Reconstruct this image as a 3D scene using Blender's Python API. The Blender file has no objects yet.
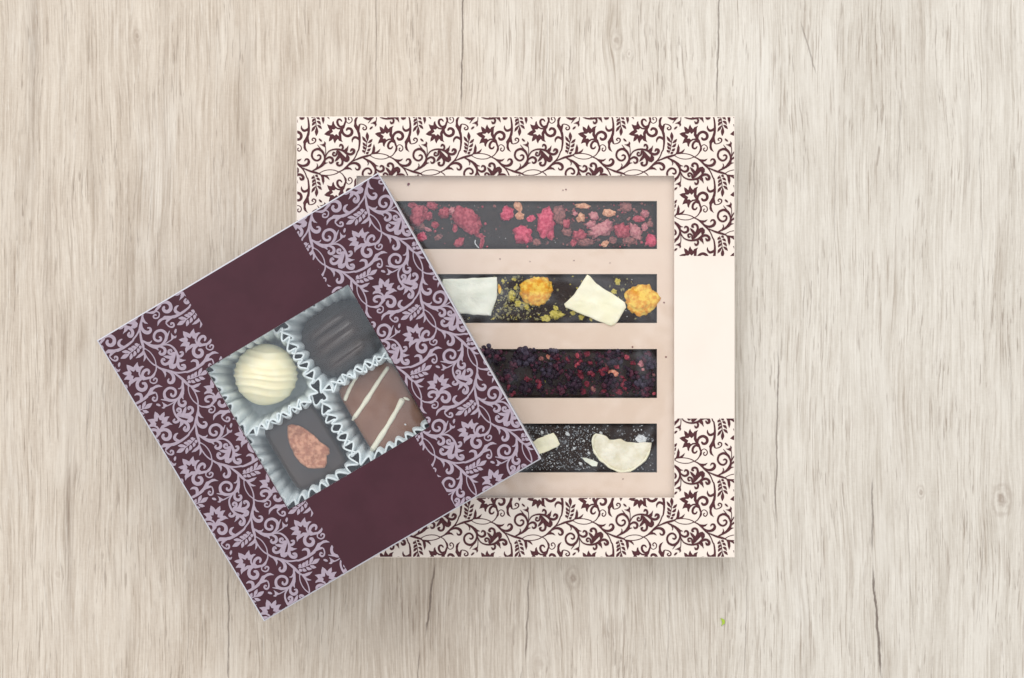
import bpy, math, random
from mathutils import Vector, noise
from mathutils.geometry import tessellate_polygon

random.seed(11)
C = bpy.context.scene.collection
S = 0.0004            # metres per table pixel
H = 1700.0            # camera height in the same units
ZL = 40.0             # lid of the large box
ZS = 126.0            # lid of the small box

def W(px, py, z):
    k = (H - z) / H
    return Vector(((px - 512) * k * S, (339 - py) * k * S, z * S))

# ------------------------------------------------------------------ node helpers
class NT:
    def __init__(s, tree):
        s.t = tree; s.n = tree.nodes; s.l = tree.links
    def node(s, typ, **kw):
        n = s.n.new(typ)
        for k, v in kw.items(): setattr(n, k, v)
        return n
    def put(s, sock, v):
        if v is None: return
        if hasattr(v, 'links') or isinstance(v, bpy.types.NodeSocket): s.l.new(v, sock)
        else: sock.default_value = v
    def m(s, op, a, b=None, c=None, clamp=False):
        n = s.n.new('ShaderNodeMath'); n.operation = op; n.use_clamp = clamp
        s.put(n.inputs[0], a); s.put(n.inputs[1], b); s.put(n.inputs[2], c)
        return n.outputs[0]
    def comb(s, x, y, z=0.0):
        n = s.n.new('ShaderNodeCombineXYZ')
        for i, v in enumerate((x, y, z)): s.put(n.inputs[i], v)
        return n.outputs[0]
    def noise(s, vec, scale=1.0, detail=2.0, rough=0.5, dist=0.0):
        n = s.n.new('ShaderNodeTexNoise'); n.noise_dimensions = '3D'
        s.put(n.inputs['Vector'], vec); n.inputs['Scale'].default_value = scale
        n.inputs['Detail'].default_value = detail; n.inputs['Roughness'].default_value = rough
        n.inputs['Distortion'].default_value = dist
        return n.outputs['Fac']
    def mr(s, v, a, b, c=0.0, d=1.0, smooth=False):
        n = s.n.new('ShaderNodeMapRange')
        if smooth: n.interpolation_type = 'SMOOTHSTEP'
        s.put(n.inputs[0], v)
        for i, q in enumerate((a, b, c, d)): s.put(n.inputs[i + 1], q)
        return n.outputs[0]
    def mix(s, f, a, b, mode='MIX'):
        n = s.n.new('ShaderNodeMix'); n.data_type = 'RGBA'; n.blend_type = mode
        s.put(n.inputs[0], f)
        for i, v in ((6, a), (7, b)):
            if isinstance(v, tuple) and len(v) == 3: v = v + (1,)
            s.put(n.inputs[i], v)
        return n.outputs[2]
    def objxyz(s, k=1.0):
        tc = s.n.new('ShaderNodeTexCoord')
        v = s.n.new('ShaderNodeVectorMath'); v.operation = 'SCALE'
        s.l.new(tc.outputs['Object'], v.inputs[0]); v.inputs['Scale'].default_value = k
        return v.outputs[0]
    def sep(s, v):
        n = s.n.new('ShaderNodeSeparateXYZ'); s.l.new(v, n.inputs[0]); return n.outputs
    def bump(s, h, strength, dist):
        n = s.n.new('ShaderNodeBump'); n.inputs['Strength'].default_value = strength
        n.inputs['Distance'].default_value = dist; s.l.new(h, n.inputs['Height']); return n.outputs[0]

def new_mat(name):
    m = bpy.data.materials.new(name); m.use_nodes = True
    t = NT(m.node_tree); b = m.node_tree.nodes['Principled BSDF']
    return m, t, b

def mat(name, col, rough=0.5, col2=None, nscale=0.3, spread=(0.35, 0.65), bump=0.0, bscale=1.0, bdist=0.5,
        spec=0.5, sss=0.0, sss_r=3.0, detail=3.0, coat=0.0):
    m, t, b = new_mat(name)
    p = t.objxyz(1.0 / S)
    if col2:
        f = t.mr(t.noise(p, nscale, detail), spread[0], spread[1], smooth=True)
        t.l.new(t.mix(f, col, col2), b.inputs['Base Color'])
    else:
        b.inputs['Base Color'].default_value = col + (1,)
    b.inputs['Roughness'].default_value = rough
    b.inputs['Specular IOR Level'].default_value = spec
    b.inputs['Coat Weight'].default_value = coat
    if sss:
        b.inputs['Subsurface Weight'].default_value = sss
        b.inputs['Subsurface Radius'].default_value = (1, .7, .5)
        b.inputs['Subsurface Scale'].default_value = sss_r * S
    if bump:
        h = t.noise(p, bscale, 4.0, 0.6)
        t.l.new(t.bump(h, bump, bdist * S), b.inputs['Normal'])
    return m

# ------------------------------------------------------------------ mesh helpers
class MB:
    def __init__(s): s.v = []; s.f = []; s.mi = []; s.sm = []
    def add(s, vs, fs, mi=0, smooth=False):
        o = len(s.v); s.v += [Vector(v) for v in vs]
        for f in fs:
            s.f.append(tuple(i + o for i in f)); s.mi.append(mi); s.sm.append(smooth)
    def build(s, name, mats, parent=None, origin=None):
        if not isinstance(mats, (list, tuple)): mats = [mats]
        if origin is None:
            origin = Vector(parent['_o']) if parent is not None and '_o' in parent else Vector((0, 0, 0))
        me = bpy.data.meshes.new(name)
        me.from_pydata([v - origin for v in s.v], [], s.f)
        for m in mats: me.materials.append(m)
        me.polygons.foreach_set('material_index', s.mi)
        me.polygons.foreach_set('use_smooth', s.sm)
        me.update()
        o = bpy.data.objects.new(name, me); C.objects.link(o)
        if parent is not None: o.parent = parent
        else:
            o.location = origin
        o['_o'] = tuple(origin)
        return o

def tag(o, label=None, cat=None, group=None, kind=None):
    if label: o['label'] = label
    if cat: o['category'] = cat
    if group: o['group'] = group
    if kind: o['kind'] = kind
    return o

def empty(name, loc, label, cat, group=None):
    o = bpy.data.objects.new(name, None); C.objects.link(o); o.location = loc
    o.empty_display_size = 0.01; o['_o'] = tuple(loc)
    return tag(o, label, cat, group)

def quadbox(mb, q, z0, z1, mi=0):
    """box between image-space quad q taken at z1, vertical walls down to z0"""
    top = [W(x, y, z1) for x, y in q]
    bot = [Vector((v.x, v.y, z0 * S)) for v in top]
    mb.add(top + bot, [(3, 2, 1, 0), (4, 5, 6, 7)] + [(i, (i + 1) % 4, 4 + (i + 1) % 4, 4 + i) for i in range(4)], mi)

# ------------------------------------------------------------------ printed scroll ornament (traced as vector shapes)
def Z(n):
    ox, oy = {1: (0, 0), 2: (30, 0), 3: (0, 30), 4: (30, 30)}[n]
    return lambda p: (672 + ox + p[0] / 19.94, 418 + oy + p[1] / 19.94)

def cr(pts, n=5):
    out = []
    P = [pts[0]] + list(pts) + [pts[-1]]
    for i in range(1, len(P) - 2):
        a, b, c, d = P[i - 1], P[i], P[i + 1], P[i + 2]
        for k in range(n):
            t = k / n
            out.append(tuple(0.5 * ((2 * b[j]) + (c[j] - a[j]) * t + (2 * a[j] - 5 * b[j] + 4 * c[j] - d[j]) * t * t
                                    + (3 * b[j] - a[j] - 3 * c[j] + d[j]) * t ** 3) for j in range(len(b))))
    out.append(tuple(pts[-1])); return out

ORN = []      # list of elements; an element is a list of convex 2-D polygons in lid pixels
def stroke(z, pts, ws, grow=1.0):
    if not isinstance(ws, (list, tuple)): ws = [ws] * len(pts)
    if len(ws) != len(pts):
        L = len(pts) - 1
        ws = [ws[min(int(i * (len(ws) - 1) / L), len(ws) - 2)] * (1 - (i * (len(ws) - 1) / L - min(int(i * (len(ws) - 1) / L), len(ws) - 2)))
              + ws[min(int(i * (len(ws) - 1) / L), len(ws) - 2) + 1] * (i * (len(ws) - 1) / L - min(int(i * (len(ws) - 1) / L), len(ws) - 2)) for i in range(L + 1)]
    f = Z(z)
    q = cr([f(p) + (w,) for p, w in zip(pts, ws)], 5)
    ORN.append(('s', q))
def poly(z, pts, hole=None):
    f = Z(z)
    ORN.append(('p', [f(p) for p in pts], [f(p) for p in hole] if hole else None))

# flower
poly(1, [(145,400),(200,372),(262,362),(245,310),(240,252),(290,275),(325,310),(338,255),(362,212),(385,265),(420,305),
         (445,268),(522,240),(498,285),(494,340),(490,400),(515,450),(545,530),(555,605),(520,572),(470,525),(420,530),(375,562),(348,610),
         (338,665),(310,640),(300,580),(265,578),(205,600),(228,530),(252,482),(200,452)],
     [(262,402),(325,402),(355,372),(390,405),(437,362),(432,425),(468,490),(405,500),(378,520),(350,492),(305,497),(325,448)])
stroke(1, [(515,500),(518,435),(555,385),(620,363),(685,395),(704,455),(675,505),(622,513),(596,485)], [1.0,2.0,2.3,2.4,2.6,2.5,2.3,2.2,1.6])
stroke(1, [(540,575),(475,548),(425,590),(410,650),(430,690),(470,692),(498,660)], [1.2,1.8,2.0,2.0,1.7,1.5,1.0])
stroke(1, [(530,520),(556,605),(577,665),(574,715),(545,770),(500,828),(440,863)], [1.6,1.7,1.5,1.9,1.0,.8,.6])
stroke(4, [(-22,75),(10,32),(50,20),(98,55),(105,108),(70,148),(35,130),(38,92),(62,90)], [.8,.6,.6,.8,.9,.9,1.0,.8,.6])
# vine
stroke(3, [(50,212),(130,200),(220,195),(320,208),(400,235),(440,262),(520,302),(600,370),(660,432),(728,500),(778,580),(815,672),(834,700),(849,788),(856,878),(852,978),(842,1040)],
       [.6,.7,.7,.7,.8,.9,1.2,1.6,1.6,1.2,1.0,1.1,1.2,1.5,1.7,1.9,2.0])
poly(2, [(238,200),(232,300),(225,380),(200,460),(140,560),(150,610),(148,680),(170,725),(240,768),(205,700),(192,640),(200,590),(222,560),(245,600),(280,612),(268,560),(255,490),(258,400),(266,300),(262,200)])
stroke(2, [(270,604),(340,590),(388,550),(388,505),(345,487),(320,520),(350,540)], [.7,.8,1.1,1.2,1.1,1.0,.6])
stroke(2, [(250,290),(200,330),(150,335),(112,290),(110,235)], [1.5,2.1,2.1,1.5,.3])
# fern
stroke(2, [(350,10),(385,110),(400,220),(410,300)], [.5,.6,.6,.8])
stroke(2, [(415,270),(410,360),(404,442)], [.6,3.0,.2])
for a, b, c in [((395,235),(345,300),(310,358)), ((392,160),(350,195),(320,238)), ((385,100),(350,125),(320,165)), ((370,45),(335,60),(308,85)),
                ((425,225),(475,260),(512,305)), ((415,150),(460,170),(494,220)), ((405,75),(440,85),(478,118)), ((380,20),(410,25),(440,45))]:
    stroke(2, [a, b, c], [.5,2.3,.2])
# leaf pair on the vine, lower loop line
poly(3, [(60,215),(90,160),(102,80),(128,5),(155,80),(150,140),(145,172),(190,150),(258,98),(240,150),(200,200),(120,207)])
stroke(3, [(50,238),(140,285),(240,305),(340,300),(410,275),(445,262)], [.5,.5,.55,.55,.6,.7])
# leaf and curl at the fork
poly(4, [(-78,297),(-10,312),(50,315),(115,295),(75,345),(30,360),(40,400),(10,390),(-40,340)])
stroke(4, [(30,395),(100,432),(170,438),(230,410),(256,360),(236,312),(192,312),(170,350)], [1.2,1.7,2.2,2.5,2.3,1.7,1.3,.6])
# branch right, scroll
stroke(4, [(100,470),(180,505),(290,550),(400,580),(480,604)], [.9,1.1,1.7,1.8,1.0])
stroke(4, [(310,552),(400,505),(480,460),(540,400),(570,330),(573,270),(555,210),(520,150),(460,110),(400,112),(340,150),(316,220),(330,280),(375,325),(430,335),(480,300),(490,250),(455,225),(420,245)],
       [.8,1.6,2,2.7,2,1.6,1.7,2.1,2.2,2,1.8,1.7,1.7,1.7,1.6,1.6,1.6,1.5,.7])
stroke(4, [(415,395),(430,440),(395,500)], [.3,.9,.8])
stroke(4, [(520,430),(575,392),(634,380)], [2.4,1.5,.2])
stroke(4, [(592,240),(590,100),(575,20),(585,-10),(565,-45)], [.6,.6,.8,.9,.3])
stroke(4, [(530,160),(475,85),(425,20)], [1.4,.9,.3])
poly(2, [(470,612),(520,610),(560,590),(568,550),(592,610),(580,672),(540,648)])
stroke(2, [(458,498),(490,530),(520,552)], [.8,1.6,.4])
# paisley leaf
stroke(3, [(150,470),(165,498),(200,532),(250,556),(300,540),(322,500),(310,455),(270,440),(250,465)], [1.6,1.2,1.5,1.9,2.1,2.1,1.8,1.5,.9])
poly(3, [(355,465),(410,490),(450,530),(465,545),(485,510),(520,500),(560,465),(610,455),(655,500),(655,560),(620,600),(590,612),(580,550),(530,600),(470,665),(440,690),(400,700),(380,660),(425,640),(420,590),(385,540),(370,510)])
stroke(3, [(500,545),(515,480),(500,415),(455,390),(415,405),(405,438),(425,450)], [2.6,2.0,1.9,1.8,1.9,2.0,1.4])
stroke(3, [(405,670),(395,610),(350,585),(320,610),(335,650),(362,640)], [1.6,1.6,1.5,1.5,1.4,1.0])
stroke(3, [(575,645),(640,617),(700,620),(740,660),(738,700),(700,712),(675,680)], [2.2,2.2,2.1,2.3,2.3,2.0,1.2])
stroke(3, [(155,505),(185,590),(230,662),(300,702),(380,716),(450,710),(520,690),(570,660),(605,615)], [.8,.8,1,1.2,1.4,1.6,2,2.4,1.6])
poly(3, [(540,680),(590,640),(620,690),(634,797),(590,740),(560,722)])
stroke(3, [(490,700),(520,740),(510,790),(475,805),(455,775)], [1.4,1.7,1.7,1.7,1.0])

def orn_polys(thick=1.0, fatten=0.0):
    out = []
    for e in ORN:
        ps = []
        if e[0] == 's':
            q = e[1]; L = []; R = []
            for i, (x, y, w) in enumerate(q):
                a = q[max(i - 1, 0)]; b = q[min(i + 1, len(q) - 1)]
                dx, dy = b[0] - a[0], b[1] - a[1]; d = math.hypot(dx, dy) or 1
                h = 0.5 * (w * thick + fatten)
                L.append((x - dy / d * h, y + dx / d * h)); R.append((x + dy / d * h, y - dx / d * h))
            for i in range(len(q) - 1): ps.append([L[i], L[i + 1], R[i + 1], R[i]])
            if q[-1][2] > 0.8:           # round end
                x, y, w = q[-1]; h = 0.5 * (w * thick + fatten)
                a = q[-2]; an = math.atan2(y - a[1], x - a[0])
                ps.append([(x + h * math.cos(an + t * math.pi / 6), y + h * math.sin(an + t * math.pi / 6)) for t in range(-3, 4)])
        else:
            o = e[1]; h = e[2]
            loops = [[Vector((x, y, 0)) for x, y in o]]
            flat = list(o)
            if h:
                loops.append([Vector((x, y, 0)) for x, y in h]); flat += list(h)
            for t in tessellate_polygon(loops): ps.append([flat[i] for i in t])
        out.append(ps)
    return out

PX, PY, GA = 101.5, 60.86, 468.7      # cell size and glide axis of the print
def clip(p, x0, x1, y0, y1):
    for ax, lim, sg in ((0, x0, 1), (0, x1, -1), (1, y0, 1), (1, y1, -1)):
        if not p: return p
        r = []
        for i in range(len(p)):
            a, b = p[i - 1], p[i]
            da, db = (a[ax] - lim) * sg, (b[ax] - lim) * sg
            if (da >= 0) != (db >= 0):
                t = da / (da - db); r.append((a[0] + (b[0] - a[0]) * t, a[1] + (b[1] - a[1]) * t))
            if db >= 0: r.append(b)
        p = r
    return p

def print_rect(mb, elems, rect, place, z0, mi, step=0.006):
    """fill rect (pattern space) with the ornament; place(x, y, z) -> world"""
    x0, x1, y0, y1 = rect
    for gi in (0, 1):
        for ei, ps in enumerate(elems):
            z = z0 + (2 * ei + gi) * step
            for poly_ in ps:
                if gi: base = [(x + PX / 2, 2 * GA - y) for x, y in poly_]
                else: base = poly_
                bx0 = min(p[0] for p in base); bx1 = max(p[0] for p in base)
                by0 = min(p[1] for p in base); by1 = max(p[1] for p in base)
                for i in range(math.ceil((x0 - bx1) / PX), math.floor((x1 - bx0) / PX) + 1):
                    for j in range(math.ceil((y0 - by1) / PY), math.floor((y1 - by0) / PY) + 1):
                        c = clip([(x + i * PX, y + j * PY) for x, y in base], x0, x1, y0, y1)
                        if c and len(c) >= 3:
                            ar = 0.5 * sum(c[k - 1][0] * c[k][1] - c[k][0] * c[k - 1][1] for k in range(len(c)))
                            if abs(ar) < 1e-4: continue
                            vs = [place(x, y, z) for x, y in c]
                            n = (vs[1] - vs[0]).cross(vs[2] - vs[0])
                            k = len(c)
                            mb.add(vs, [tuple(range(k)) if n.z > 0 else tuple(reversed(range(k)))], mi)

# ------------------------------------------------------------------ materials
def wood_material():
    m, t, b = new_mat('whitewashed_wood')
    xyz = t.sep(t.objxyz(1.0 / S))
    X = t.m('ADD', xyz[0], 512.0); Y = t.m('SUBTRACT', 339.0, xyz[1])
    # knots: (x, y, radius, strength)
    knots = [(1002, 500, 10, 1.0), (921, 492, 4, .8), (573, 578, 7, .9), (540, 664, 9, .35), (617, 40, 6, .6), (629, 54, 3, .7), (137, 36, 4, .7), (300, 640, 5, .3), (58, 575, 6, .3)]
    Xd = t.m('ADD', X, t.m('MULTIPLY', t.m('SUBTRACT', t.noise(t.comb(t.m('MULTIPLY', X, 1 / 70), t.m('MULTIPLY', Y, 1 / 260)), 1.0, 2.0), 0.5), 22.0))
    kdark = 0.0
    for kx, ky, r, st in knots:
        dx = t.m('SUBTRACT', X, kx); dy = t.m('MULTIPLY', t.m('SUBTRACT', Y, ky), 0.62)
        d = t.m('DIVIDE', t.m('SQRT', t.m('ADD', t.m('MULTIPLY', dx, dx), t.m('MULTIPLY', dy, dy))), float(r))
        infl = t.m('DIVIDE', -0.85 * r if st > .5 else -.6 * r, t.m('ADD', t.m('MULTIPLY', t.m('MULTIPLY', d, d), 0.35), 1.0))
        sgn = t.mr(dx, -r * 1.0, r * 1.0, -1.0, 1.0)
        Xd = t.m('ADD', Xd, t.m('MULTIPLY', infl, sgn))
        dn = t.m('ADD', d, t.m('MULTIPLY', t.m('SUBTRACT', t.noise(t.comb(X, Y), 0.13, 3.0), .5), .9))
        ring = t.m('MULTIPLY', t.mr(dn, 1.5, 0.2, 0, 1, True), t.m('ADD', 0.5, t.m('MULTIPLY', 0.5, t.m('SINE', t.m('MULTIPLY', dn, 8.0)))))
        kdark = t.m('ADD', kdark, t.m('MULTIPLY', ring, st * 0.55))
    def nz(sx, sy, det, rough=.55, xx=Xd, off=0.0):
        return t.noise(t.comb(t.m('MULTIPLY', xx, 1.0 / sx), t.m('MULTIPLY', Y, 1.0 / sy), off), 1.0, det, rough)
    n_f = nz(2.1, 80, 5.0, .62)
    n_g = nz(5.5, 210, 5.0, .65, off=31.0)
    n_m = nz(11, 330, 4.0, .6, off=3.1)
    n_w = nz(38, 420, 3.0, .55, off=7.7)
    n_b = nz(150, 420, 3.0, .5, X, 1.3)
    n_p = nz(1.7, 26, 2.0, .5, off=5.5)
    n_x = nz(6, 1.7, 3.0, .6, X, 9.1)
    n_s = nz(1.2, 9.0, 2.0, .6, off=12.0)
    n_pm = nz(30, 130, 2.0, .5, X, 15.0)
    # board hue with the cast of mixed light painted in: warmer left, greyer right
    hue = t.mr(t.m('ADD', X, t.m('MULTIPLY', t.m('SUBTRACT', n_b, .5), 420.0)), 250.0, 850.0, 0, 1, True)
    warm_l, warm_d = (0.645, 0.585, 0.513), (0.440, 0.372, 0.307)
    cool_l, cool_d = (0.672, 0.642, 0.592), (0.485, 0.445, 0.392)
    light = t.mix(hue, warm_l, cool_l); dark = t.mix(hue, warm_d, cool_d)
    f = t.m('ADD', t.m('MULTIPLY', t.mr(n_f, .34, .66), 0.46), t.m('ADD', t.m('MULTIPLY', t.mr(n_g, .32, .68), 0.16), t.m('MULTIPLY', t.mr(n_m, .28, .72), 0.17)))
    f = t.m('ADD', f, t.m('MULTIPLY', t.mr(n_w, .3, .7), 0.21))
    f = t.m('ADD', f, t.m('MULTIPLY', t.m('SUBTRACT', n_b, .5), 0.36))
    f = t.m('ADD', f, t.m('MULTIPLY', t.m('SUBTRACT', nz(55, 95, 4.0, .6, X, 51.0), .5), 0.30))
    f = t.m('ADD', f, t.m('MULTIPLY', t.m('SUBTRACT', n_x, .5), 0.22))
    f = t.m('ADD', f, t.m('MULTIPLY', t.m('SUBTRACT', n_s, .5), 0.34))
    f = t.mr(f, 0.16, 0.74, 0, 1)
    col = t.mix(f, dark, light)
    band = t.m('MULTIPLY', t.mr(nz(24, 300, 4.0, .6, off=71.0), .53, .68, 0, 1, True), t.mr(n_f, .64, .38, .25, 1.0))
    col = t.mix(t.m('MULTIPLY', band, .42), col, (0.315, 0.255, 0.20))
    pale = t.m('MULTIPLY', t.mr(nz(48, 150, 3.0, .55, X, 81.0), .52, .66, 0, 1, True), .42)
    col = t.mix(pale, col, t.mix(hue, (0.66, 0.61, 0.545), (0.69, 0.665, 0.62)))
    pore = t.m('MULTIPLY', t.mr(n_p, .40, .30, 0, 1, True), t.mr(n_pm, .40, .62, 0.10, 0.85, True))
    col = t.mix(t.m('MULTIPLY', pore, 0.58), col, (0.215, 0.165, 0.13))
    n_q = nz(1.9, 75, 3.0, .55, off=41.0); n_qm = nz(60, 190, 2.0, .5, off=47.0)
    hair = t.m('MULTIPLY', t.mr(n_q, .415, .365, 0, 1, True), t.mr(n_qm, .36, .6, .25, 1.0, True))
    col = t.mix(t.m('MULTIPLY', hair, 0.50), col, (0.255, 0.195, 0.15))
    lite = t.mr(nz(1.6, 30, 3.0, .6, off=61.0), .62, .70, 0, .55, True)
    col = t.mix(lite, col, (0.70, 0.67, 0.62))
    # pale lime wash left in patches
    wash = t.m('MULTIPLY', t.mr(nz(26, 110, 4.0, .6, off=21.0), .55, .70, 0, 1, True), t.mr(n_f, .35, .6))
    col = t.mix(t.m('MULTIPLY', wash, 0.20), col, (0.70, 0.68, 0.64))
    # darker grain streaks and broad darker patches (x, y, half width, half length, strength)
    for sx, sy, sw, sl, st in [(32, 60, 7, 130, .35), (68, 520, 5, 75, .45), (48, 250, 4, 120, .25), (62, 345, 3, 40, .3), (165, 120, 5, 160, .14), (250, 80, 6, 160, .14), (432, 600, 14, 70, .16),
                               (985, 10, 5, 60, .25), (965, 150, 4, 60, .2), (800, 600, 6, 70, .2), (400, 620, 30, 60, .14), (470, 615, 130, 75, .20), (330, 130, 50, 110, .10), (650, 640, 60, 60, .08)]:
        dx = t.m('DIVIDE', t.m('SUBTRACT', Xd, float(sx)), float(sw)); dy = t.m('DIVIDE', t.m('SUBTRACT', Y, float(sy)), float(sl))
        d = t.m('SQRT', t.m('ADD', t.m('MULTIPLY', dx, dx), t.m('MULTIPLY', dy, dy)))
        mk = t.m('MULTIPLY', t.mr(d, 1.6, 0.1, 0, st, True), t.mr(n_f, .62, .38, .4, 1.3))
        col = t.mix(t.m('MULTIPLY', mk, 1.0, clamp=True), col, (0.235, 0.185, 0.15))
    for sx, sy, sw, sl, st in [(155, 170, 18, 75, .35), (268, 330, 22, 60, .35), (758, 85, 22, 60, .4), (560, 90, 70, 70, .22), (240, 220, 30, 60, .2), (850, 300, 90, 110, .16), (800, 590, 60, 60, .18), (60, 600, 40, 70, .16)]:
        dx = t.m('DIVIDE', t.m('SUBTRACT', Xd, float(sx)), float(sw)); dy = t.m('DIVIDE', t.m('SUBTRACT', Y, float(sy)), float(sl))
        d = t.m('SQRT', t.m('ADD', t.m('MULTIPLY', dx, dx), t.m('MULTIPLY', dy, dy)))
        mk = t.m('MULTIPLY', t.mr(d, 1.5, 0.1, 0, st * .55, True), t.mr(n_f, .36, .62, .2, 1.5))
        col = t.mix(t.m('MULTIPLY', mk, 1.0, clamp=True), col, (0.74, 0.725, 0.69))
    # cracks
    cracks = [(464, -60, 461, 130, 1.0, .85), (721, -60, 716, 130, .9, .75), (377, -40, 376, 112, .8, .4), (779, 326, 775, 545, .9, .75), (873, 470, 872, 560, 1.1, .65), (872, 555, 882, 690, 1.6, .9),
              (799, 16, 818, 80, .9, .5), (229, 560, 228, 700, .9, .7), (436, 556, 425, 642, 1.2, .8), (420, 645, 416, 700, .9, .6), (530, 566, 525, 668, 1.0, .7), (757, 40, 752, 300, .6, .35),
              (836, 110, 834, 260, .6, .3), (902, 80, 897, 200, .6, .35), (978, 100, 985, 330, .6, .3), (90, 380, 86, 470, .6, .35), (125, 210, 128, 330, .5, .25), (190, 560, 187, 690, .5, .3), (985, 520, 975, 640, .6, .3),
              (670, 560, 667, 690, .6, .35), (748, 560, 744, 690, .6, .4), (240, 0, 238, 160, .5, .3), (548, 0, 546, 120, .5, .3), (655, 0, 660, 90, .5, .25), (905, 480, 915, 660, .5, .3), (1010, 330, 1012, 460, .5, .3)]
    wob = t.m('MULTIPLY', t.m('SUBTRACT', t.noise(t.comb(0.0, t.m('MULTIPLY', Y, 1 / 30.0)), 1.0, 3.0), .5), 5.0)
    cm = 0.0
    for x0, y0, x1, y1, w, st in cracks:
        xc = t.m('ADD', t.m('MULTIPLY_ADD', Y, (x1 - x0) / (y1 - y0), x0 - y0 * (x1 - x0) / (y1 - y0)), wob)
        d = t.m('ABSOLUTE', t.m('SUBTRACT', X, xc))
        md, hl = (y0 + y1) / 2, (y1 - y0) / 2
        e = t.mr(t.m('ABSOLUTE', t.m('SUBTRACT', Y, md)), hl, hl * .55, 0, 1, True)
        ww = t.m('MULTIPLY', t.m('MULTIPLY', e, t.mr(n_s, .3, .7, .3, 1.3)), w * .8)
        k = t.m('MULTIPLY', t.m('MULTIPLY', t.mr(t.m('SUBTRACT', d, ww), 0.7, -0.5, 0, 1, True), e), st)
        cm = t.m('MAXIMUM', cm, k)
    col = t.mix(t.m('MULTIPLY', kdark, 1.0, clamp=True), col, (0.20, 0.135, 0.10))
    col = t.mix(t.m('MULTIPLY', cm, .92), col, (0.12, 0.09, 0.075))
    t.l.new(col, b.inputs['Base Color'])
    b.inputs['Roughness'].default_value = 0.62
    b.inputs['Specular IOR Level'].default_value = 0.25
    h = t.m('SUBTRACT', t.m('ADD', t.m('MULTIPLY', n_f, .8), t.m('ADD', t.m('MULTIPLY', n_s, .5), t.m('MULTIPLY', n_x, .3))), t.m('ADD', t.m('MULTIPLY', pore, .5), t.m('MULTIPLY', cm, 1.2)))
    t.l.new(t.bump(h, 0.5, 0.9 * S), b.inputs['Normal'])
    return m

def film_material():
    m, t, b = new_mat('clear_film')
    t.n.remove(b)
    out = [n for n in t.n if n.type == 'OUTPUT_MATERIAL'][0]
    tr = t.node('ShaderNodeBsdfTransparent'); tr.inputs[0].default_value = (.965, .975, .98, 1)
    gl = t.node('ShaderNodeBsdfGlossy'); gl.inputs['Roughness'].default_value = 0.08; gl.inputs[0].default_value = (1, 1, 1, 1)
    p = t.objxyz(1.0 / S)
    t.l.new(t.bump(t.noise(p, 0.02, 2.0), 0.25, 4 * S), gl.inputs['Normal'])
    mx = t.node('ShaderNodeMixShader')
    lw = t.node('ShaderNodeLayerWeight'); lw.inputs['Blend'].default_value = 0.5
    t.l.new(t.m('MULTIPLY_ADD', t.m('POWER', lw.outputs['Facing'], 5.0), 0.5, 0.058), mx.inputs[0])
    t.l.new(tr.outputs[0], mx.inputs[1]); t.l.new(gl.outputs[0], mx.inputs[2])
    t.l.new(mx.outputs[0], out.inputs[0])
    return m

M = {}
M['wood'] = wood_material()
M['film'] = film_material()
M['cream'] = mat('cream_card', (0.77, 0.695, 0.633), 0.45, (0.79, 0.718, 0.658), 0.015, spec=.35, bump=.12, bscale=.012, bdist=6)
M['brown_ink'] = mat('brown_ink', (0.068, 0.021, 0.026), 0.5, (0.092, 0.032, 0.036), 0.5, spec=.15)
M['plum'] = mat('plum_card', (0.046, 0.0095, 0.0175), 0.28, (0.054, 0.0120, 0.0215), 0.03, spec=.24, bump=.10, bscale=.015, bdist=6)
M['lilac_ink'] = mat('lilac_ink', (0.325, 0.265, 0.335), 0.36, (0.365, 0.30, 0.375), 0.4, spec=.4)
M['card_core'] = mat('pale_card_core', (0.55, 0.56, 0.64), 0.7)
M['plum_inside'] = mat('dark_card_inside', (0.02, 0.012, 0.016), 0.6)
M['tray'] = mat('beige_tray_card', (0.705, 0.555, 0.455), 0.55, (0.725, 0.58, 0.48), 0.03, spec=.3, bump=.04, bscale=.6)
M['tray_side'] = mat('dark_slot_wall', (0.30, 0.25, 0.22), 0.7)  # slot walls, darker than the tray face
M['dark_choc'] = mat('dark_chocolate', (0.018, 0.009, 0.007), 0.42, (0.030, 0.016, 0.012), 0.25, spec=.22, bump=.15, bscale=.35)
M['dark_choc_g'] = mat('dark_chocolate_gloss', (0.026, 0.012, 0.008), 0.28, (0.036, 0.018, 0.012), 0.05, spec=.5)
M['milk_choc'] = mat('milk_chocolate', (0.175, 0.075, 0.042), 0.45, (0.20, 0.092, 0.054), 0.08, spec=.4, bump=.06, bscale=.12)
M['white_choc'] = mat('white_chocolate', (0.87, 0.79, 0.52), 0.38, (0.89, 0.83, 0.60), 0.08, sss=.15, sss_r=6, spec=.4)
M['drizzle'] = mat('white_icing', (0.70, 0.675, 0.55), 0.4)
M['almond'] = mat('candied_nut', (0.36, 0.135, 0.075), 0.55, (0.58, 0.28, 0.175), 0.22, (.38, .62), bump=.8, bscale=.3, bdist=2.0)
M['cup'] = mat('white_greaseproof_paper', (0.81, 0.89, 0.925), 0.6, (0.84, 0.91, 0.94), 0.1, spec=.2)
def _thin_paper(m):
    t = NT(m.node_tree); b = m.node_tree.nodes['Principled BSDF']; out = [n for n in t.n if n.type == 'OUTPUT_MATERIAL'][0]
    tl = t.node('ShaderNodeBsdfTranslucent'); tl.inputs[0].default_value = (.88, .91, .91, 1)
    mx = t.node('ShaderNodeMixShader'); mx.inputs[0].default_value = .2
    t.l.new(b.outputs[0], mx.inputs[1]); t.l.new(tl.outputs[0], mx.inputs[2]); t.l.new(mx.outputs[0], out.inputs[0])
_thin_paper(M['cup'])
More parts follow.
